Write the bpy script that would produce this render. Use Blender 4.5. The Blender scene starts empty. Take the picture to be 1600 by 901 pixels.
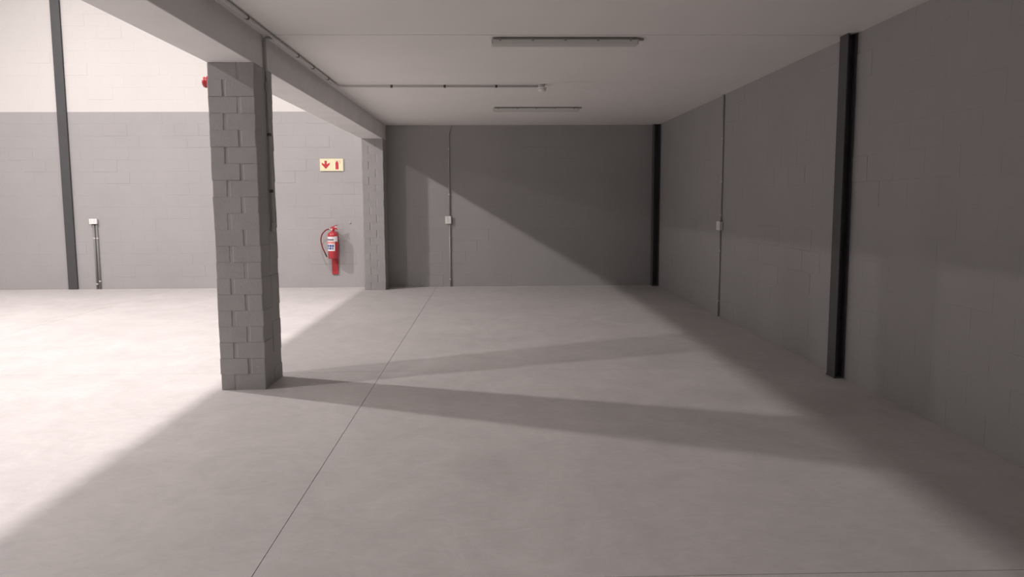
import bpy, bmesh, math, random
from mathutils import Vector, Matrix

random.seed(7)
S = bpy.context.scene
COL = S.collection

# ------------------------------------------------------------------ camera
FPX, PITCH, YAW, ROLL, EYE = 1219.15, 0.11, 0.0266, 0.0048, 1.5
r0 = Vector((math.cos(YAW), -math.sin(YAW), 0))
fy = Vector((math.sin(YAW), math.cos(YAW), 0))
zz = Vector((0, 0, 1))
fwd = fy * math.cos(PITCH) - zz * math.sin(PITCH)
up0 = fy * math.sin(PITCH) + zz * math.cos(PITCH)
rt = r0 * math.cos(ROLL) - up0 * math.sin(ROLL)
up = r0 * math.sin(ROLL) + up0 * math.cos(ROLL)
cam_data = bpy.data.cameras.new('camera')
cam_data.sensor_width = 36.0
cam_data.lens = FPX * 36.0 / 1600.0
cam_data.clip_start = 0.05
cam_data.clip_end = 200
cam = bpy.data.objects.new('camera', cam_data)
COL.objects.link(cam)
m = Matrix.Identity(4)
for i in range(3):
    m[i][0], m[i][1], m[i][2] = rt[i], up[i], -fwd[i]
m[0][3], m[1][3], m[2][3] = 0, 0, EYE
cam.matrix_world = m
S.camera = cam

# ------------------------------------------------------------------ world, exposure
world = bpy.data.worlds.new('world')
S.world = world
world.use_nodes = True
world.node_tree.nodes['Background'].inputs['Color'].default_value = (0.75, 0.8, 0.9, 1)
world.node_tree.nodes['Background'].inputs['Strength'].default_value = 0.02
S.view_settings.view_transform = 'Standard'
S.view_settings.look = 'None'
S.view_settings.exposure = 0.12
S.view_settings.gamma = 1.0
S.view_settings.use_curve_mapping = False

# high-bay lamps: (x, y, watts, tilt towards the deck in degrees, lens diameter), hung under the hall roof and over the deck edge
LAMP_Z = 6.2
LAMP_COLOUR = (1.0, 0.915, 0.90)
LAMPS = [(-8.3, 9.15, 425, 30, 0.28), (-8.3, 3.85, 245, 30, 0.28), (-2.12, 8.95, 215, 0, 0.19), (-2.12, 3.85, 175, 0, 0.19),
         (-14.5, 8.95, 130, 30, 0.28), (-14.5, 3.85, 90, 30, 0.28)]

# ------------------------------------------------------------------ dimensions
D = 14.0            # back wall
R = 2.9925          # right wall
C = 2.852           # ceiling under the deck
BL, BR, BB = -2.192, -1.8376, 2.5876      # beam sides and underside
CR = -1.829         # brick column, right face
C1, C2 = 6.254, 6.745
PD = 0.49           # depth of the brick pilaster
HALL_L, FRONT, ROOF = -18.2, -7.0, 6.9
COURSE = 3.0922 / 15.0
BLOCK = 0.412


# ------------------------------------------------------------------ materials
def mat(name, col, rough=0.6, var=0.0, scale=3.0, bump=0.0, bscale=60.0, metal=0.0, spec=0.3, stretch=(1, 1, 1), fine=0.0):
    mt = bpy.data.materials.new(name)
    mt.use_nodes = True
    nt = mt.node_tree
    b = nt.nodes['Principled BSDF']
    b.inputs['Base Color'].default_value = (*col, 1)
    b.inputs['Roughness'].default_value = rough
    b.inputs['Metallic'].default_value = metal
    b.inputs['Specular IOR Level'].default_value = spec
    if var or bump:
        geo = nt.nodes.new('ShaderNodeNewGeometry')
        mp = nt.nodes.new('ShaderNodeMapping')
        mp.inputs['Scale'].default_value = stretch
        nt.links.new(geo.outputs['Position'], mp.inputs['Vector'])
    if var:
        n = nt.nodes.new('ShaderNodeTexNoise')
        n.inputs['Scale'].default_value = scale
        n.inputs['Detail'].default_value = 6
        n.inputs['Roughness'].default_value = 0.6
        nt.links.new(mp.outputs['Vector'], n.inputs['Vector'])
        mr = nt.nodes.new('ShaderNodeMapRange')
        mr.inputs['From Min'].default_value = 0.3
        mr.inputs['From Max'].default_value = 0.7
        mr.inputs['To Min'].default_value = 1 - var
        mr.inputs['To Max'].default_value = 1 + var
        nt.links.new(n.outputs['Fac'], mr.inputs['Value'])
        last = mr.outputs['Result']
        if fine:
            n2 = nt.nodes.new('ShaderNodeTexNoise')
            n2.inputs['Scale'].default_value = scale * 14
            n2.inputs['Detail'].default_value = 4
            nt.links.new(mp.outputs['Vector'], n2.inputs['Vector'])
            mr2 = nt.nodes.new('ShaderNodeMapRange')
            mr2.inputs['From Min'].default_value = 0.3
            mr2.inputs['From Max'].default_value = 0.7
            mr2.inputs['To Min'].default_value = 1 - fine
            mr2.inputs['To Max'].default_value = 1 + fine
            nt.links.new(n2.outputs['Fac'], mr2.inputs['Value'])
            mu = nt.nodes.new('ShaderNodeMath')
            mu.operation = 'MULTIPLY'
            nt.links.new(last, mu.inputs[0])
            nt.links.new(mr2.outputs['Result'], mu.inputs[1])
            last = mu.outputs[0]
        sc = nt.nodes.new('ShaderNodeVectorMath')
        sc.operation = 'SCALE'
        sc.inputs[0].default_value = col
        nt.links.new(last, sc.inputs['Scale'])
        nt.links.new(sc.outputs['Vector'], b.inputs['Base Color'])
    if bump:
        nb = nt.nodes.new('ShaderNodeTexNoise')
        nb.inputs['Scale'].default_value = bscale
        nb.inputs['Detail'].default_value = 5
        nt.links.new(geo.outputs['Position'], nb.inputs['Vector'])
        bp = nt.nodes.new('ShaderNodeBump')
        bp.inputs['Strength'].default_value = bump
        bp.inputs['Distance'].default_value = 0.004
        nt.links.new(nb.outputs['Fac'], bp.inputs['Height'])
        nt.links.new(bp.outputs['Normal'], b.inputs['Normal'])
    return mt


M = {
    'grey_paint': mat('grey_wall_paint', (0.385, 0.377, 0.375), 0.62, 0.035, 1.3, 0.35, 45),
    'white_paint': mat('white_wall_paint', (0.67, 0.655, 0.64), 0.6, 0.02, 1.1, 0.35, 45),
    'pier_paint': mat('grey_brick_paint', (0.40, 0.392, 0.391), 0.62, 0.05, 6, 0.5, 60),
    'ceiling': mat('painted_concrete_ceiling', (0.86, 0.84, 0.82), 0.75, 0.025, 0.8, 0.15, 25),
    'beam': mat('painted_concrete_beam', (0.78, 0.77, 0.76), 0.7, 0.04, 2.5, 0.3, 30),
    'joint': mat('joint_filler', (0.16, 0.15, 0.145), 0.9),
    'saw_cut': mat('saw_cut_joint', (0.28, 0.27, 0.26), 0.9),
    'steel': mat('charcoal_steel_paint', (0.080, 0.082, 0.085), 0.45, 0.06, 8, 0, 1),
    'conduit': mat('grey_conduit', (0.44, 0.435, 0.43), 0.4),
    'pair': mat('dull_grey_conduit', (0.25, 0.247, 0.245), 0.45),
    'saddle': mat('saddle_clip', (0.60, 0.59, 0.58), 0.4),
    'dark_clip': mat('dark_saddle_clip', (0.10, 0.095, 0.09), 0.5),
    'white_plastic': mat('white_plastic', (0.86, 0.85, 0.83), 0.35),
    'off_white': mat('off_white_plastic', (0.66, 0.65, 0.63), 0.4),
    'slot': mat('dark_slot', (0.05, 0.05, 0.05), 0.6),
    'red': mat('red_enamel', (0.45, 0.040, 0.050), 0.28, spec=0.5),
    'red_matt': mat('red_board', (0.44, 0.045, 0.052), 0.5),
    'dark_red': mat('dark_red_hose', (0.20, 0.018, 0.022), 0.5),
    'brass': mat('pale_metal', (0.55, 0.53, 0.50), 0.35, metal=0.8),
    'sign': mat('cream_sign_face', (0.86, 0.82, 0.56), 0.5),
    'sign_line': mat('sign_outline', (0.42, 0.36, 0.20), 0.6),
    'sign_red': mat('sign_red_print', (0.55, 0.05, 0.07), 0.5),
    'print_white': mat('label_white', (0.80, 0.79, 0.80), 0.5),
    'print_blue': mat('label_blue', (0.07, 0.10, 0.30), 0.5),
    'print_pink': mat('label_pink', (0.72, 0.26, 0.24), 0.5),
    'print_dark': mat('label_dark', (0.14, 0.14, 0.18), 0.5),
    'diffuser': mat('ribbed_diffuser', (0.60, 0.60, 0.57), 0.3, spec=0.4),
    'tray': mat('grey_fitting_tray', (0.34, 0.34, 0.32), 0.5),
    'black': mat('black_housing', (0.03, 0.03, 0.03), 0.5),
    'roof': mat('roof_sheet', (0.72, 0.715, 0.71), 0.6),
}


def floor_material():
    mt = bpy.data.materials.new('power_floated_concrete')
    mt.use_nodes = True
    nt = mt.node_tree
    b = nt.nodes['Principled BSDF']
    b.inputs['Specular IOR Level'].default_value = 0.25
    geo = nt.nodes.new('ShaderNodeNewGeometry')

    def noise(scale, stretch, detail, lo, hi, dist=0.0, rough=0.6):
        mp = nt.nodes.new('ShaderNodeMapping')
        mp.inputs['Scale'].default_value = stretch
        nt.links.new(geo.outputs['Position'], mp.inputs['Vector'])
        n = nt.nodes.new('ShaderNodeTexNoise')
        n.inputs['Scale'].default_value = scale
        n.inputs['Detail'].default_value = detail
        n.inputs['Roughness'].default_value = rough
        n.inputs['Distortion'].default_value = dist
        nt.links.new(mp.outputs['Vector'], n.inputs['Vector'])
        r = nt.nodes.new('ShaderNodeMapRange')
        r.inputs['From Min'].default_value = 0.3
        r.inputs['From Max'].default_value = 0.7
        r.inputs['To Min'].default_value = lo
        r.inputs['To Max'].default_value = hi
        nt.links.new(n.outputs['Fac'], r.inputs['Value'])
        return r.outputs['Result']

    def mul(a, c):
        mu = nt.nodes.new('ShaderNodeMath')
        mu.operation = 'MULTIPLY'
        nt.links.new(a, mu.inputs[0])
        nt.links.new(c, mu.inputs[1])
        return mu.outputs[0]
    v = mul(noise(0.5, (1, 1, 1), 4, 0.95, 1.05), noise(1.9, (1.0, 0.7, 1), 9, 0.925, 1.075, 1.4, 0.68))
    v = mul(v, noise(7.0, (0.8, 1.3, 1), 8, 0.945, 1.055, 1.8, 0.65))
    v = mul(v, noise(60.0, (1, 1, 1), 3, 0.98, 1.02))
    sc = nt.nodes.new('ShaderNodeVectorMath')
    sc.operation = 'SCALE'
    sc.inputs[0].default_value = (0.535, 0.516, 0.506)
    nt.links.new(v, sc.inputs['Scale'])
    nt.links.new(sc.outputs['Vector'], b.inputs['Base Color'])
    nt.links.new(noise(2.0, (1, 1, 1), 5, 0.50, 0.68), b.inputs['Roughness'])
    return mt


M['floor'] = floor_material()


# ------------------------------------------------------------------ helpers
def link(o, parent=None):
    COL.objects.link(o)
    if parent is not None:
        o.parent = parent
    return o


def from_bm(name, bm, material, parent=None, smooth=False, loc=None):
    me = bpy.data.meshes.new(name)
    bmesh.ops.recalc_face_normals(bm, faces=bm.faces[:])
    if smooth:
        for f in bm.faces:
            f.smooth = True
    bm.to_mesh(me)
    bm.free()
    me.materials.append(M[material] if isinstance(material, str) else material)
    o = bpy.data.objects.new(name, me)
    if loc is not None:
        o.location = loc
    return link(o, parent)


def tag(o, label=None, cat=None, group=None, kind=None):
    for k, v in (('label', label), ('category', cat), ('group', group), ('kind', kind)):
        if v:
            o[k] = v
    return o


def empty(name, loc, label=None, cat=None, group=None, kind=None):
    o = bpy.data.objects.new(name, None)
    o.empty_display_size = 0.1
    o.location = loc
    link(o)
    return tag(o, label, cat, group, kind)


def add_box(bm, x0, x1, y0, y1, z0, z1, bevel=0.0, seg=2):
    r = bmesh.ops.create_cube(bm, size=1.0)
    vs = r['verts']
    for v in vs:
        v.co = Vector(((x0 + x1) / 2 + v.co.x * (x1 - x0), (y0 + y1) / 2 + v.co.y * (y1 - y0), (z0 + z1) / 2 + v.co.z * (z1 - z0)))
    if bevel:
        es = list({e for v in vs for e in v.link_edges})
        bmesh.ops.bevel(bm, geom=es, offset=bevel, segments=seg, profile=0.5, affect='EDGES')


def box(name, b, material, parent=None, bevel=0.0, smooth=False):
    bm = bmesh.new()
    add_box(bm, *b, bevel=bevel)
    return from_bm(name, bm, material, parent, smooth)


def add_tube(bm, pts, rad, seg=12, caps=True):
    pts = [Vector(p) for p in pts]
    rings = []
    n = len(pts)
    for i, p in enumerate(pts):
        t = (pts[min(i + 1, n - 1)] - pts[max(i - 1, 0)]).normalized()
        ref = Vector((0, 0, 1)) if abs(t.z) < 0.9 else Vector((0, 1, 0))
        if i == 0:
            a = t.cross(ref).normalized()
        else:
            a = (prev - t * prev.dot(t)).normalized()
        prev = a
        b = t.cross(a)
        rr = rad[i] if isinstance(rad, (list, tuple)) else rad
        rings.append([bm.verts.new(p + a * math.cos(k * 2 * math.pi / seg) * rr + b * math.sin(k * 2 * math.pi / seg) * rr) for k in range(seg)])
    for a, b in zip(rings, rings[1:]):
        for k in range(seg):
            bm.faces.new((a[k], a[(k + 1) % seg], b[(k + 1) % seg], b[k]))
    if caps:
        bm.faces.new(rings[0][::-1])
        bm.faces.new(rings[-1])


def add_lathe(bm, prof, seg=24, centre=(0, 0, 0), axis='Z'):
    rings = []
    c = Vector(centre)
    for r, z in prof:
        ring = []
        for k in range(seg):
            a = k * 2 * math.pi / seg
            if axis == 'Z':
                v = Vector((r * math.cos(a), r * math.sin(a), z))
            elif axis == 'X':
                v = Vector((z, r * math.cos(a), r * math.sin(a)))
            else:
                v = Vector((r * math.cos(a), z, r * math.sin(a)))
            ring.append(bm.verts.new(c + v))
        rings.append(ring)
    for a, b in zip(rings, rings[1:]):
        for k in range(seg):
            bm.faces.new((a[k], a[(k + 1) % seg], b[(k + 1) % seg], b[k]))
    bm.faces.new(rings[0][::-1])
    bm.faces.new(rings[-1])


def bend(points, r, n=6):
    """polyline with rounded corners"""
    pts = [Vector(p) for p in points]
    out = [pts[0]]
    for a, b, c in zip(pts, pts[1:], pts[2:]):
        d1, d2 = (a - b).normalized(), (c - b).normalized()
        k = min(r, (a - b).length * 0.45, (c - b).length * 0.45)
        p, q = b + d1 * k, b + d2 * k
        for i in range(n + 1):
            t = i / n
            out.append(p * (1 - t) ** 2 + b * 2 * t * (1 - t) + q * t ** 2)
    out.append(pts[-1])
    return out


def prism(bm, poly, axis_lo, axis_hi, to3):
    lo = [bm.verts.new(to3(a, b, axis_lo)) for a, b in poly]
    hi = [bm.verts.new(to3(a, b, axis_hi)) for a, b in poly]
    n = len(poly)
    bm.faces.new(lo)
    bm.faces.new(hi[::-1])
    for i in range(n):
        bm.faces.new((lo[i], lo[(i + 1) % n], hi[(i + 1) % n], hi[i]))


# ------------------------------------------------------------------ floor
floor = box('floor', (HALL_L, R + 0.2, FRONT, D + 0.2, -0.20, -0.004), 'saw_cut')
tag(floor, 'pale grey power-floated concrete floor with fine saw-cut joints', 'floor', kind='structure')
XJ = [HALL_L, -14.95, -10.3, -5.65, -0.978, R + 0.2]
YJ = [FRONT, -4.8, -0.92, 2.983, 6.89, D + 0.2]
g = 0.0016
for a, b in zip(XJ, XJ[1:]):
    for c, d in zip(YJ, YJ[1:]):
        box('floor_panel', (a + g, b - g, c + g, d - g, -0.05, 0.0), 'floor', floor, 0.001)

# ------------------------------------------------------------------ deck: ceiling, beam
ceiling = box('ceiling', (BL + 0.05, R + 0.2, FRONT, D + 0.2, C + 0.012, C + 0.20), 'joint')
tag(ceiling, 'off-white painted concrete ceiling with shutter-board joints', 'ceiling', kind='structure')
y = 6.53 - 1.25 * 11
k = 0
gb = 0.001
while y < D:
    y1 = min(y + 1.25, D + 0.19)
    dz = random.uniform(-0.0012, 0.0012)
    ga, gb = gb, random.choice((0.0008, 0.0015, 0.003)) if abs(y1 - 6.53) > 0.1 else 0.006
    box('ceiling_panel', (BR - 0.01, R + 0.15, max(y, FRONT) + ga, y1 - gb, C + dz, C + 0.05), 'ceiling', ceiling)
    y = y1
    k += 1
beam_bm = bmesh.new()
add_box(beam_bm, BL, BR, FRONT, D + 0.1, BB, C + 0.20, 0.006)
beam = from_bm('trim_1', beam_bm, 'beam')
tag(beam, 'grey concrete edge beam carried by the brick columns', 'beam', kind='structure')


# ------------------------------------------------------------------ block walls
_blocks = {}


def block_mesh(w, h, material):
    key = (round(w, 3), round(h, 3), material)
    if key not in _blocks:
        c, t = 0.003, 0.010
        X, Z = w / 2, h / 2
        v = [(-X, t, -Z), (X, t, -Z), (X, t, Z), (-X, t, Z),
             (-X, c, -Z), (X, c, -Z), (X, c, Z), (-X, c, Z),
             (-X + c, 0, -Z + c), (X - c, 0, -Z + c), (X - c, 0, Z - c), (-X + c, 0, Z - c)]
        f = [(8, 9, 10, 11)]
        for i in range(4):
            j = (i + 1) % 4
            f.append((i, j, 4 + j, 4 + i))
            f.append((4 + i, 4 + j, 8 + j, 8 + i))
        me = bpy.data.meshes.new('brick')
        me.from_pydata(v, [], f)
        me.materials.append(M[material])
        _blocks[key] = me
    return _blocks[key]


def lay_blocks(wall, u0, u1, z0, ztop, place, rotz, zswitch, limit, rank, phase=0.0):
    """place(u, out) -> world point on the wall face, `out` metres proud"""
    items = []
    n = int(math.ceil((ztop - z0) / COURSE - 1e-6))
    for i in range(n):
        za, zb = z0 + i * COURSE, min(z0 + (i + 1) * COURSE, ztop)
        if zb - za < 0.03:
            continue
        u = u0 - BLOCK * 2 + phase + (BLOCK / 2 if i % 2 else 0)
        while u < u1:
            a, b = max(u, u0), min(u + BLOCK, u1)
            u += BLOCK
            if b - a < 0.04:
                continue
            items.append((a, b, za, zb))
    items.sort(key=lambda t: rank((t[0] + t[1]) / 2, (t[2] + t[3]) / 2))
    rest = {}
    for j, (a, b, za, zb) in enumerate(items):
        mtl = 'white_paint' if (za + zb) / 2 > zswitch else 'grey_paint'
        jt = 0.003
        me = block_mesh(b - a - jt, zb - za - jt, mtl)
        rr = random.random()
        out = 0.0006 + 0.0010 * random.random() + (0.0022 if rr > 0.90 else 0)
        p = place((a + b) / 2, out)
        loc = Vector((p[0], p[1], (za + zb) / 2))
        tilt = (random.gauss(0, 0.0022) if rr < 0.6 else 0.0, 0.0, rotz + random.gauss(0, 0.0008))
        if j < limit:
            o = bpy.data.objects.new('brick', me)
            o.location = loc
            o.rotation_euler = tilt
            link(o, wall)
        else:
            mm = Matrix.Translation(loc) @ Matrix.Rotation(tilt[2], 4, 'Z') @ Matrix.Rotation(tilt[0], 4, 'X')
            vs, fs = rest.setdefault(mtl, ([], []))
            k0 = len(vs)
            vs += [tuple(mm @ v.co) for v in me.vertices]
            fs += [tuple(k0 + q for q in pl.vertices) for pl in me.polygons]
    for mtl, (vs, fs) in rest.items():
        me = bpy.data.meshes.new('far_bricks')
        me.from_pydata(vs, [], fs)
        me.materials.append(M[mtl])
        o = bpy.data.objects.new('brickwork', me)
        link(o, wall)
        o['kind'] = 'stuff'


GREY_TOP = COURSE * 15
# hall end wall: grey below, white above
wall_hall = box('wall_hall', (HALL_L - 0.2, BL + 0.1, D, D + 0.2, 0, GREY_TOP), 'grey_paint')
tag(wall_hall, 'blockwork hall wall painted grey below and white above', 'wall', kind='structure')
box('upper_wall', (HALL_L - 0.2, R + 0.2, D, D + 0.2, GREY_TOP, ROOF), 'white_paint', wall_hall)
lay_blocks(wall_hall, HALL_L, BL, 0, ROOF, lambda u, o: (u, D - o), 0, GREY_TOP, 300,
           lambda u, z: (0 if -8.5 < u < -2.1 and z < 5.1 else 50) + (z if u > -8.5 else 5 - u), 0.13)
# back wall under the deck
wall_back = box('wall_back', (BL + 0.1, R + 0.2, D, D + 0.2, 0, GREY_TOP), 'grey_paint')
tag(wall_back, 'dark grey painted blockwork wall under the deck', 'wall', kind='structure')
lay_blocks(wall_back, BR - 0.05, R, 0, C, lambda u, o: (u, D - o), 0, 99, 300, lambda u, z: z, 0.2)
# right wall
wall_right = box('wall_right', (R, R + 0.2, FRONT, D + 0.2, 0, C + 0.2), 'grey_paint')
tag(wall_right, 'long grey painted blockwork side wall', 'wall', kind='structure')
lay_blocks(wall_right, FRONT, D, 0, C, lambda u, o: (R - o, u), -math.pi / 2, 99, 300,
           lambda u, z: u if u > 4.1 else 100 - u)
# shell outside the picture
wl = box('wall_left', (HALL_L - 0.2, HALL_L, FRONT, D + 0.2, 0, ROOF), 'grey_paint')
box('upper_wall', (HALL_L - 0.2, HALL_L + 0.001, FRONT, D, GREY_TOP, ROOF), 'white_paint', wl)
tag(wl, 'grey blockwork wall on the far side of the hall', 'wall', kind='structure')
wf = box('wall_front', (HALL_L - 0.2, R + 0.2, FRONT - 0.2, FRONT, 0, ROOF), 'grey_paint')
box('upper_wall', (HALL_L, R, FRONT - 0.2, FRONT + 0.001, GREY_TOP, ROOF), 'white_paint', wf)
tag(wf, 'grey blockwork wall behind the viewer', 'wall', kind='structure')
wr = box('wall_upper_right', (R, R + 0.2, FRONT, D + 0.2, C + 0.2, ROOF), 'white_paint')
tag(wr, 'white blockwork wall above the deck', 'wall', kind='structure')
rf = box('ceiling_roof', (HALL_L - 0.2, R + 0.2, FRONT - 0.2, D + 0.2, ROOF, ROOF + 0.1), 'roof')
tag(rf, 'high metal roof over the hall', 'roof', kind='structure')


# ------------------------------------------------------------------ brick columns
def brick_shape(w, d, h, seed):
    rnd = random.Random(seed)
    bm = bmesh.new()
    add_box(bm, -w / 2, w / 2, -d / 2, d / 2, -h / 2, h / 2)
    for v in bm.verts:
        v.co += Vector((rnd.uniform(-1, 1), rnd.uniform(-1, 1), rnd.uniform(-0.3, 0.3))) * 0.002
    vert = [e for e in bm.edges if abs(e.verts[0].co.z - e.verts[1].co.z) > h * 0.5]
    bmesh.ops.bevel(bm, geom=vert, offset=0.008, segments=3, profile=0.5, affect='EDGES')
    me = bpy.data.meshes.new('brick')
    bmesh.ops.recalc_face_normals(bm, faces=bm.faces[:])
    bm.to_mesh(me)
    bm.free()
    me.materials.append(M['pier_paint'])
    return me


def brick_column(label, x0, x1, y0, y1, ztop, rear_free):
    root = bpy.data.objects.new('brick_column', None)
    root.location = ((x0 + x1) / 2, (y0 + y1) / 2, 0)
    link(root)
    tag(root, label, 'column', kind='structure')
    w, d = x1 - x0, y1 - y0
    n = 20
    hc = ztop / n
    j, jz = 0.022, 0.0012
    core = bmesh.new()
    e = 0.0040
    add_box(core, -w / 2 + e, w / 2 - e, -d / 2 + e, d / 2 - (e if rear_free else 0), 0, ztop - 0.002)
    from_bm('mortar_core', core, 'pier_paint', root)
    long_, short_ = (w - j) * 0.665, (w - j) * 0.335
    half = (d - 0.01) / 2
    variants = {('l', s): brick_shape(long_, half, hc - jz, s) for s in range(4)}
    variants.update({('s', s): brick_shape(short_, half, hc - jz, 10 + s) for s in range(4)})
    for i in range(n):
        order = ('l', 's') if i % 2 else ('s', 'l')
        x = -w / 2
        for kind in order:
            ww = long_ if kind == 'l' else short_
            for r in range(2):
                yc = -d / 2 + half / 2 + r * (half + 0.01)
                o = bpy.data.objects.new('brick', variants[(kind, random.randrange(4))])
                ox = random.uniform(-0.005, 0.003)
                if x < -w / 2 + 0.01:
                    ox = -ox
                oy = random.uniform(-0.0012, 0.0012) * (-1 if r else 1)
                o.location = (x + ww / 2 + ox, yc + oy, (i + 0.5) * hc + random.uniform(-0.001, 0.001))
                o.rotation_euler = (random.gauss(0, 0.0018), random.gauss(0, 0.0025), random.gauss(0, 0.004))
                link(o, root)
            x += ww + j
    return root


brick_column('grey painted brick column standing free under the concrete beam', BL, CR, C1, C2, BB, True)
brick_column('grey painted brick pilaster against the hall wall beside the fire extinguisher', BL, -1.827, D - PD, D, BB, False)


# ------------------------------------------------------------------ steel columns
def steel_column(label, x0, x1, y0, y1, ztop, facing):
    """H-section; facing 'x': flange towards -X; facing 'y': flange towards -Y"""
    root = bpy.data.objects.new('steel_column', None)
    root.location = ((x0 + x1) / 2, (y0 + y1) / 2, 0)
    link(root)
    tag(root, label, 'column', kind='structure')
    w, d, t = x1 - x0, y1 - y0, 0.010
    if facing == 'x':
        box('front_flange', (-w / 2, -w / 2 + t, -d / 2, d / 2, 0.002, ztop), 'steel', root, 0.001)
        box('web', (-w / 2 + t, w / 2 - t, d / 2 - 0.075 - t / 2, d / 2 - 0.075 + t / 2, 0.002, ztop), 'steel', root)
        box('rear_flange', (w / 2 - t, w / 2 - 0.003, -d / 2, d / 2, 0.002, ztop), 'steel', root)
        box('base_plate', (-w / 2 - 0.004, w / 2 - 0.003, -d / 2 - 0.004, d / 2 + 0.004, 0, 0.012), 'steel', root)
    else:
        box('front_flange', (-w / 2, w / 2, -d / 2, -d / 2 + t, 0.002, ztop), 'steel', root, 0.001)
        box('web', (-t / 2, t / 2, -d / 2 + t, d / 2 - t, 0.002, ztop), 'steel', root)
        box('rear_flange', (-w / 2, w / 2, d / 2 - t, d / 2 - 0.004, 0.002, ztop), 'steel', root)
    return root


steel_column('charcoal steel column standing proud of the side wall', 2.908, R - 0.003, 6.435, 6.588, C - 0.002, 'x')
steel_column('black steel column in the corner of the back and side walls', 2.878, 2.978, D - 0.19, D - 0.008, C - 0.002, 'x')
steel_column('tall dark grey steel column flush against the hall wall', -7.494, -7.337, D - 0.040, D - 0.006, ROOF - 0.01, 'y')


# ------------------------------------------------------------------ conduits
def conduit(label, segs, saddles, base=None, group=None, paint='conduit', radius=0.09):
    """segs: list of (points, radius); saddles: list of (point, axis, out-axis)"""
    root = empty('conduit', base or segs[0][0][-1], label, 'conduit', group)
    off = Vector(root.location)
    for pts, rad in segs:
        bm = bmesh.new()
        add_tube(bm, [Vector(p) - off for p in bend(pts, radius)], rad, 12)
        from_bm('pipe', bm, paint, root, True)
    for p, ax, mtl in saddles:
        bm = bmesh.new()
        q = Vector(p) - off
        a = Vector({'X': (1, 0, 0), 'Y': (0, 1, 0), 'Z': (0, 0, 1)}[ax])
        add_tube(bm, [q - a * 0.012, q + a * 0.012], segs[0][1] + 0.004, 12)
        from_bm('saddle', bm, mtl, root, True)
    return root, off


def socket_box(name, label, x0, x1, y0, y1, z0, z1, facing, kind):
    root = empty(name, ((x0 + x1) / 2, (y0 + y1) / 2, z0), label, 'socket')
    w, d, h = (x1 - x0) / 2, (y1 - y0) / 2, z1 - z0
    if facing == 'y':
        box('back_box', (-w, w, -d + 0.012, d, 0, h), 'off_white', root, 0.004)
        box('cover_plate', (-w - 0.002, w + 0.002, -d, -d + 0.0125, -0.002, h + 0.002), 'white_plastic', root, 0.004)
        def put(nm, cx, cz, sx, sz, m_, pr=0.002):
            box(nm, (cx - sx, cx + sx, -d - pr, -d + 0.002, cz - sz, cz + sz), m_, root, 0.0008)
    else:
        box('back_box', (-w + 0.012, w, -d, d, 0, h), 'off_white', root, 0.004)
        box('cover_plate', (-w, -w + 0.0125, -d - 0.002, d + 0.002, -0.002, h + 0.002), 'white_plastic', root, 0.004)
        def put(nm, cx, cz, sx, sz, m_, pr=0.002):
            box(nm, (-w - pr, -w + 0.002, cx - sx, cx + sx, cz - sz, cz + sz), m_, root, 0.0008)
    if kind == 'wide':
        for sx in (-0.034, 0.026):
            put('rocker_switch', sx, h * 0.72, 0.006, 0.009, 'off_white', 0.004)
            put('socket_slot', sx - 0.007, h * 0.36, 0.003, 0.003, 'slot', 0.0005)
            put('socket_slot', sx + 0.009, h * 0.36, 0.003, 0.003, 'slot', 0.0005)
    else:
        put('rocker_switch', -0.02, h * 0.75, 0.006, 0.010, 'off_white', 0.004)
        for sx, sz in ((-0.014, 0.35), (0.014, 0.35), (0.0, 0.52)):
            put('socket_slot', sx, h * sz, 0.003, 0.003, 'slot', 0.0005)
    return root


PR_ = 0.0125
# back wall: vertical run with a kick at the ceiling
xb = -0.735
yb = D - 0.0165
conduit('grey conduit running from ceiling to socket box on the dark back wall',
        [([(xb + 0.048, yb, C - 0.003), (xb + 0.045, yb, C - 0.03), (xb, yb, C - 0.16), (xb, yb, 1.262)], PR_)],
        [((xb, yb, z), 'Z', 'saddle') for z in (2.44, 1.64)], base=(xb, yb, 1.262), radius=0.025)
conduit('grey conduit dropping from socket box to floor on the dark back wall',
        [([(xb + 0.003, yb, 1.126), (xb + 0.003, yb, 0.002)], PR_)],
        [((xb + 0.003, yb, z), 'Z', 'saddle') for z in (0.87, 0.13)])
socket_box('socket_box', 'white square socket box midway up the conduit on the dark back wall',
           -0.808, -0.708, D - 0.052, D - 0.006, 1.128, 1.258, 'y', 'square')
# right wall
xr_, yr_ = R - 0.0165, 10.06
conduit('grey conduit running from ceiling to socket box on the side wall',
        [([(xr_, yr_, C - 0.004), (xr_, yr_, 1.245)], PR_)],
        [((xr_, yr_, z), 'Z', 'saddle') for z in (2.3, 1.75, 1.32)], base=(xr_, yr_, 1.245))
conduit('grey conduit dropping from socket box to floor on the side wall',
        [([(xr_, yr_ + 0.02, 1.126), (xr_, yr_ + 0.02, 0.002)], PR_)],
        [((xr_, yr_ + 0.02, z), 'Z', 'saddle') for z in (0.86, 0.20)])
socket_box('socket_box', 'off-white socket box on the conduit of the long side wall',
           R - 0.052, R - 0.006, 9.995, 10.135, 1.13, 1.24, 'x', 'square')
# hall wall: double drop below a wide box
for i, xx in enumerate((-6.996, -6.945)):
    conduit('dull grey conduit below the hall socket box, the one ' + ('nearer the tall steel column', 'nearer the free brick column')[i],
            [([(xx, yb - 0.003, 1.155), (xx, yb - 0.003, 0.002)], PR_ * 1.3)],
            [((xx, yb, z), 'Z', 'saddle') for z in (0.90, 0.09 + 0.05 * i)], paint='pair', group='paired conduits on the hall wall')
socket_box('socket_box', 'wide white socket box above two conduits on the pale hall wall',
           -7.052, -6.922, D - 0.058, D - 0.006, 1.157, 1.245, 'y', 'wide')

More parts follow.
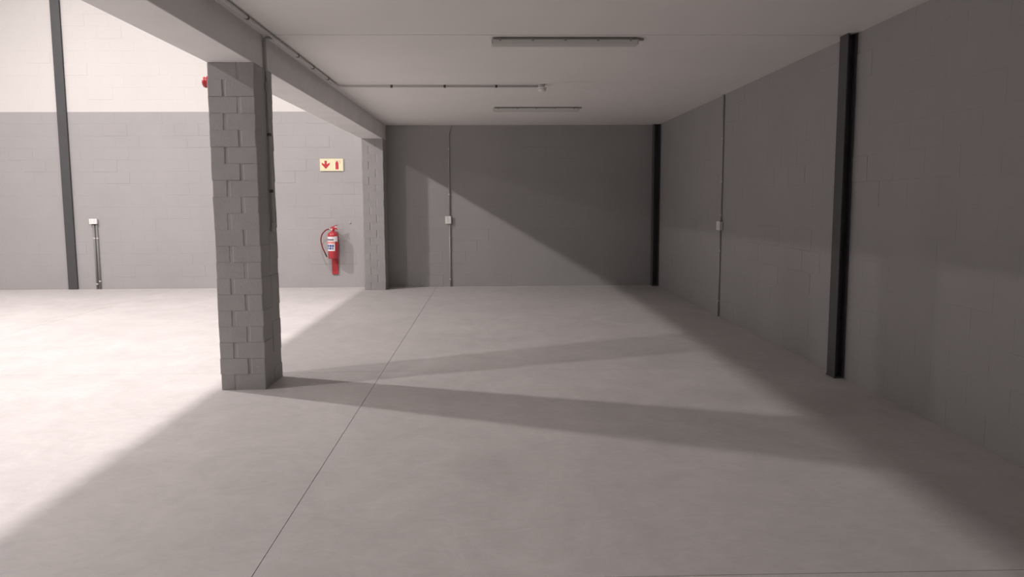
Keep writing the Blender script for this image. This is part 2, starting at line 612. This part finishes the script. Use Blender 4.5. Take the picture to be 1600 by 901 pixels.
# ceiling run beside the beam to the smoke detector
zc = C - 0.0205
yd, xd = 9.22, 0.603
root, off = conduit('grey ceiling conduit following the beam and turning to the smoke detector',
                    [([(-1.745, FRONT + 0.01, zc), (-1.745, yd, zc), (xd - 0.045, yd, zc)], PR_)],
                    [((-1.745, yy, zc), 'Y', 'dark_clip') for yy in (4.3, 5.85, 7.33, 7.95, 8.65)] +
                    [((xx, yd, zc), 'X', 'dark_clip') for xx in (-1.13, -0.52, 0.075)], base=(-1.745, yd, zc), paint='off_white')
# branch over the beam face and down the column
yk = 6.55
bx = BR + 0.0165
cxx = CR + 0.0185
br, off = conduit('painted conduit branching over the beam face and down the free brick column',
                  [([(-1.760, yk, zc), (bx, yk, zc), (bx, yk, 2.60), (cxx, yk - 0.0, 2.50), (cxx, yk, 1.34)], PR_)],
                  [((cxx, yk, 2.06), 'Z', 'dark_clip'), ((cxx, yk, 1.60), 'Z', 'dark_clip')], base=(cxx, yk, 1.34))
bm = bmesh.new()
add_lathe(bm, [(0.013, 0), (0.021, 0.008), (0.021, 0.065), (0.014, 0.072)], 16, (0, 0, -0.072))
from_bm('end_cap', bm, 'conduit', br, True)
bm = bmesh.new()
add_lathe(bm, [(0.014, 0), (0.028, 0.012), (0.028, 0.075), (0.014, 0.09)], 16, (0, 0, 2.40 - 1.34))
from_bm('inspection_coupler', bm, 'conduit', br, True)

# smoke detector
sd = empty('smoke_detector', (xd, yd, C - 0.002), 'small white round smoke detector at the end of the ceiling conduit', 'smoke detector')
for nm, prof, m_ in (('junction_base', [(0.034, 0), (0.034, -0.028), (0.030, -0.031)], 'off_white'),
                     ('mounting_ring', [(0.050, -0.031), (0.052, -0.036), (0.052, -0.045), (0.048, -0.048)], 'white_plastic'),
                     ('sensor_gap', [(0.040, -0.047), (0.040, -0.053)], 'off_white'),
                     ('dome', [(0.046, -0.051), (0.047, -0.062), (0.040, -0.076), (0.022, -0.082), (0.001, -0.083)], 'white_plastic')):
    bm = bmesh.new()
    add_lathe(bm, prof, 24)
    from_bm(nm, bm, m_, sd, True)


# ------------------------------------------------------------------ fluorescent fittings
def light_fitting(label, x0, x1, yn):
    L = x1 - x0
    root = empty('ceiling_light', ((x0 + x1) / 2, yn + 0.085, C - 0.001), label, 'ceiling light', 'unlit batten lights under the ceiling')
    hx = L / 2
    to3 = lambda a, b, u: Vector((u, a, b))
    bm = bmesh.new()
    prism(bm, [(-0.066, 0.0), (0.066, 0.0), (0.078, -0.020), (-0.078, -0.020)], -hx + 0.004, hx - 0.004, to3)
    from_bm('tray', bm, 'tray', root)
    bm = bmesh.new()
    prof = [(-0.080, -0.018), (-0.080, -0.026)]
    for i in range(9):
        a = math.pi + i * math.pi / 8
        prof.append((0.066 * math.cos(a) * (1 if 0 < i < 8 else 1.1), -0.030 + 0.032 * math.sin(a)))
    prof += [(0.080, -0.026), (0.080, -0.018)]
    prism(bm, prof, -hx, hx, to3)
    from_bm('diffuser', bm, 'diffuser', root)
    for s in (-1, 1):
        bm = bmesh.new()
        add_box(bm, min(s * (hx - 0.002), s * (hx + 0.012)), max(s * (hx - 0.002), s * (hx + 0.012)), -0.060, 0.060, -0.052, -0.008, 0.006)
        from_bm('end_cap', bm, 'diffuser', root)
    for i in range(5):
        cx = -hx + 0.06 + i * (L - 0.12) / 4
        for s in (-1, 1):
            bm = bmesh.new()
            add_box(bm, cx - 0.009, cx + 0.009, min(s * 0.077, s * 0.0865), max(s * 0.077, s * 0.0865), -0.032, -0.008, 0.002)
            from_bm('clip', bm, 'tray', root)
    bm = bmesh.new()
    add_tube(bm, [(hx - 0.02, -0.03, -0.011), (hx + 0.055, -0.03, -0.011)], 0.009, 10)
    from_bm('cable_gland', bm, 'conduit', root, True)
    return root


light_fitting('unlit batten ceiling light with ribbed grey diffuser, beside the steel column bay', 0.028, 1.228, 6.60)
light_fitting('unlit batten ceiling light between the smoke detector and the dark back wall', 0.058, 1.262, 11.33)

# ------------------------------------------------------------------ fire equipment sign
sx0, sx1, sz0, sz1 = -3.0, -2.592, 2.062, 2.276
sg = empty('fire_sign', ((sx0 + sx1) / 2, D - 0.006, sz0), 'cream sign with red arrow and red extinguisher symbol above the fire extinguisher', 'sign')
sw, sh = (sx1 - sx0) / 2, sz1 - sz0
box('board', (-sw, sw, -0.016, 0, 0, sh), 'sign', sg, 0.0015)


def flat(name, poly, m_, parent, y=-0.0175, t=0.002):
    bm = bmesh.new()
    prism(bm, poly, y, y + t, lambda a, b, u: Vector((a, u, b)))
    return from_bm(name, bm, m_, parent)


for cx in (-sw / 2 - 0.001, sw / 2 + 0.001):
    hw, lo, hi, t = 0.086, 0.020, sh - 0.017, 0.0022
    bm = bmesh.new()
    for b in ((cx - hw, cx + hw, lo, lo + t), (cx - hw, cx + hw, hi - t, hi), (cx - hw, cx - hw + t, lo, hi), (cx + hw - t, cx + hw, lo, hi)):
        add_box(bm, b[0], b[1], -0.0168, -0.0155, b[2], b[3])
    from_bm('frame_line', bm, 'sign_line', sg)
cx = -sw / 2
A = [(-0.021, 0.180), (0.021, 0.180), (0.021, 0.118), (0.060, 0.142), (0.070, 0.150), (0.068, 0.112), (0.0, 0.035), (-0.068, 0.112), (-0.070, 0.150), (-0.060, 0.142), (-0.021, 0.118)]
flat('arrow_symbol', [(cx + a, b) for a, b in A], 'sign_red', sg)
cx = sw / 2 - 0.008
E_ = [(-0.027, 0.030), (0.027, 0.030), (0.027, 0.140), (0.022, 0.153), (0.010, 0.160), (0.010, 0.166), (0.014, 0.176), (-0.014, 0.176), (-0.010, 0.166), (-0.010, 0.160), (-0.022, 0.153), (-0.027, 0.140)]
flat('extinguisher_symbol', [(cx + a, b) for a, b in E_], 'sign_red', sg)
bm = bmesh.new()
pts = bend([(0.010, -0.0172, 0.172), (0.050, -0.0172, 0.174), (0.062, -0.0172, 0.165), (0.048, -0.0172, 0.125)], 0.02)
add_tube(bm, [Vector(p) + Vector((cx, 0, 0)) for p in pts], 0.0022, 6)
from_bm('hose_symbol', bm, 'sign_red', sg)
bm = bmesh.new()
add_tube(bm, [(cx - 0.036, -0.0172, 0.170), (cx - 0.010, -0.0172, 0.174)], 0.002, 6)
from_bm('lever_symbol', bm, 'sign_red', sg)

# ------------------------------------------------------------------ fire extinguisher
board = box('backing_board', (-2.842, -2.732, D - 0.028, D - 0.006, 0.238, 0.99), 'red_matt', None, 0.002)
board.name = 'extinguisher_board'
tag(board, 'narrow red mounting board behind the fire extinguisher', 'board')
ex, ey, ez = -2.783, D - 0.150, 0.530
fe = empty('fire_extinguisher', (ex, ey, ez), 'red fire extinguisher with white label hung on the pale hall wall', 'fire extinguisher')
rb = 0.094
bm = bmesh.new()
add_lathe(bm, [(0.070, 0.004), (0.088, 0.0), (rb, 0.012), (rb, 0.40), (0.090, 0.428), (0.074, 0.453), (0.050, 0.470), (0.028, 0.476), (0.026, 0.490)], 32)
from_bm('cylinder', bm, 'red', fe, True)
bm = bmesh.new()
add_lathe(bm, [(0.027, 0.485), (0.034, 0.492), (0.034, 0.515), (0.028, 0.530), (0.022, 0.548)], 20)
from_bm('valve', bm, 'red', fe, True)
bm = bmesh.new()
prism(bm, [(-0.034, 0.522), (0.058, 0.512), (0.070, 0.496), (0.080, 0.504), (0.068, 0.536), (-0.008, 0.554), (-0.040, 0.548)], -0.013, 0.013, lambda a, b, u: Vector((a, u, b)))
from_bm('carry_handle', bm, 'red', fe)
bm = bmesh.new()
prism(bm, [(-0.036, 0.548), (-0.004, 0.560), (0.074, 0.590), (0.086, 0.588), (0.084, 0.581), (0.010, 0.545)], -0.011, 0.011, lambda a, b, u: Vector((a, u, b)))
from_bm('squeeze_lever', bm, 'red', fe)
bm = bmesh.new()
add_box(bm, 0.020, 0.070, -0.010, 0.010, 0.546, 0.560, 0.003)
from_bm('safety_seal', bm, 'print_white', fe)
bm = bmesh.new()
add_lathe(bm, [(0.0165, -0.002), (0.0165, 0.004)], 16, (-0.012, -0.031, 0.505), 'Y')
from_bm('pressure_gauge', bm, 'print_white', fe, True)
bm = bmesh.new()
hose = bend([(-0.024, 0, 0.510), (-0.100, -0.01, 0.515), (-0.185, -0.02, 0.440), (-0.215, -0.02, 0.330), (-0.190, -0.02, 0.20), (-0.135, -0.015, 0.075)], 0.10, 8)
add_tube(bm, hose, 0.0105, 12)
from_bm('hose', bm, 'dark_red', fe, True)
bm = bmesh.new()
add_tube(bm, [(-0.140, -0.0155, 0.085), (-0.128, -0.0148, 0.058), (-0.112, -0.014, 0.024)], [0.013, 0.012, 0.008], 12)
from_bm('nozzle', bm, 'black', fe, True)
bm = bmesh.new()
add_tube(bm, [(-0.028, 0, 0.510), (-0.058, -0.004, 0.514)], 0.014, 12)
from_bm('hose_ferrule', bm, 'brass', fe, True)


def wrap(name, a0, a1, z0, z1, m_, parent, r=rb + 0.0008, t=0.0012):
    """curved sticker on the cylinder, angles in degrees, 0 = straight towards the room, + to the right"""
    bm = bmesh.new()
    n = 14
    rows = []
    for i in range(n + 1):
        a = math.radians(a0 + (a1 - a0) * i / n)
        rows.append([bm.verts.new((rr * math.sin(a), -rr * math.cos(a), z)) for rr in (r, r + t) for z in (z0, z1)])
    for p, q in zip(rows, rows[1:]):
        bm.faces.new((p[2], q[2], q[3], p[3]))
        bm.faces.new((p[0], q[0], q[2], p[2]))
        bm.faces.new((p[1], q[1], q[3], p[3]))
    return from_bm(name, bm, m_, parent, False)


lab = wrap('label', -72, 28, 0.135, 0.385, 'print_white', fe)
wrap('print_band', -66, 18, 0.318, 0.345, 'print_dark', lab, rb + 0.0022, 0.0004)
wrap('print_band', -70, 24, 0.262, 0.300, 'print_pink', lab, rb + 0.0022, 0.0004)
for a0, a1, z0, z1 in ((-64, -36, 0.205, 0.245), (-32, -4, 0.205, 0.245), (-1, 18, 0.205, 0.245), (-64, -44, 0.160, 0.198), (-36, -8, 0.160, 0.198), (-2, 12, 0.160, 0.198)):
    wrap('print_block', a0, a1, z0, z1, 'print_blue', lab, rb + 0.0022, 0.0004)
wrap('service_tag', 24, 62, 0.300, 0.390, 'print_white', fe, rb + 0.004, 0.001)
bm = bmesh.new()
add_lathe(bm, [(rb + 0.0035, 0.345), (rb + 0.006, 0.347), (rb + 0.006, 0.367), (rb + 0.0035, 0.369)], 32)
strap = wrap('strap', 62, 180, 0.310, 0.330, 'dark_red', fe, rb + 0.002, 0.003)
bm.free()
wrap('strap', 62, 180, 0.366, 0.386, 'dark_red', fe, rb + 0.002, 0.003)
box('bracket', (-0.02, 0.02, rb - 0.004, 0.123, 0.29, 0.40), 'dark_red', fe)
box('hook', (-0.012, 0.012, 0.02, 0.123, 0.492, 0.500), 'dark_red', fe)

# small round fixing on the wall beside the extinguisher
bm = bmesh.new()
add_lathe(bm, [(0.018, 0), (0.019, -0.003), (0.015, -0.006), (0.006, -0.008)], 20, (0, 0, 0), 'Y')
fx = from_bm('wall_plug', bm, 'conduit', None, True, (-2.505, D - 0.006, 1.150))
tag(fx, 'tiny white round wall plug between the extinguisher and the pilaster', 'wall plug')
bm = bmesh.new()
add_lathe(bm, [(0.005, -0.006), (0.005, -0.009)], 10, (0, 0, 0), 'Y')
from_bm('screw', bm, 'slot', fx)

# ------------------------------------------------------------------ red alarm sounder on the hall side of the free column
sr = empty('alarm_sounder', (BL - 0.004, 6.345, 2.450), 'red round alarm sounder on the hall side of the free brick column', 'alarm')
for nm, prof in (('base', [(0.046, 0.0), (0.048, -0.006), (0.048, -0.024), (0.045, -0.027)]),
                 ('dome', [(0.044, -0.027), (0.044, -0.042), (0.038, -0.054), (0.022, -0.062), (0.002, -0.064)])):
    bm = bmesh.new()
    add_lathe(bm, prof, 24, (0, 0, 0), 'X')
    from_bm(nm, bm, 'red', sr, True)


# ------------------------------------------------------------------ high-bay lamps above the picture
for i, (lx, ly, watts, tilt, lens) in enumerate(LAMPS):
    hb = empty('high_bay_lamp', (lx, ly, LAMP_Z), 'round black high-bay lamp hanging from the hall roof', 'lamp', 'high-bay lamps under the roof')
    head = bpy.data.objects.new('lamp_head', None)
    head.rotation_euler = (0, -math.radians(tilt), 0)
    link(head, hb)
    bm = bmesh.new()
    add_lathe(bm, [(0.19, 0.012), (0.22, 0.015), (0.22, 0.06), (0.12, 0.10), (0.10, 0.20), (0.03, 0.22)], 28)
    from_bm('housing', bm, 'black', head, True)
    bm = bmesh.new()
    add_tube(bm, [(0.12 * math.sin(-math.radians(tilt)), 0, 0.12), (0, 0, ROOF - LAMP_Z - 0.001)], 0.006, 8)
    from_bm('suspension_rod', bm, 'brass', hb)
    ld = bpy.data.lights.new('lamp_light', 'AREA')
    ld.shape = 'DISK'
    ld.size = lens
    ld.energy = watts
    ld.color = LAMP_COLOUR
    lo = bpy.data.objects.new('lamp_light', ld)
    link(lo, head)
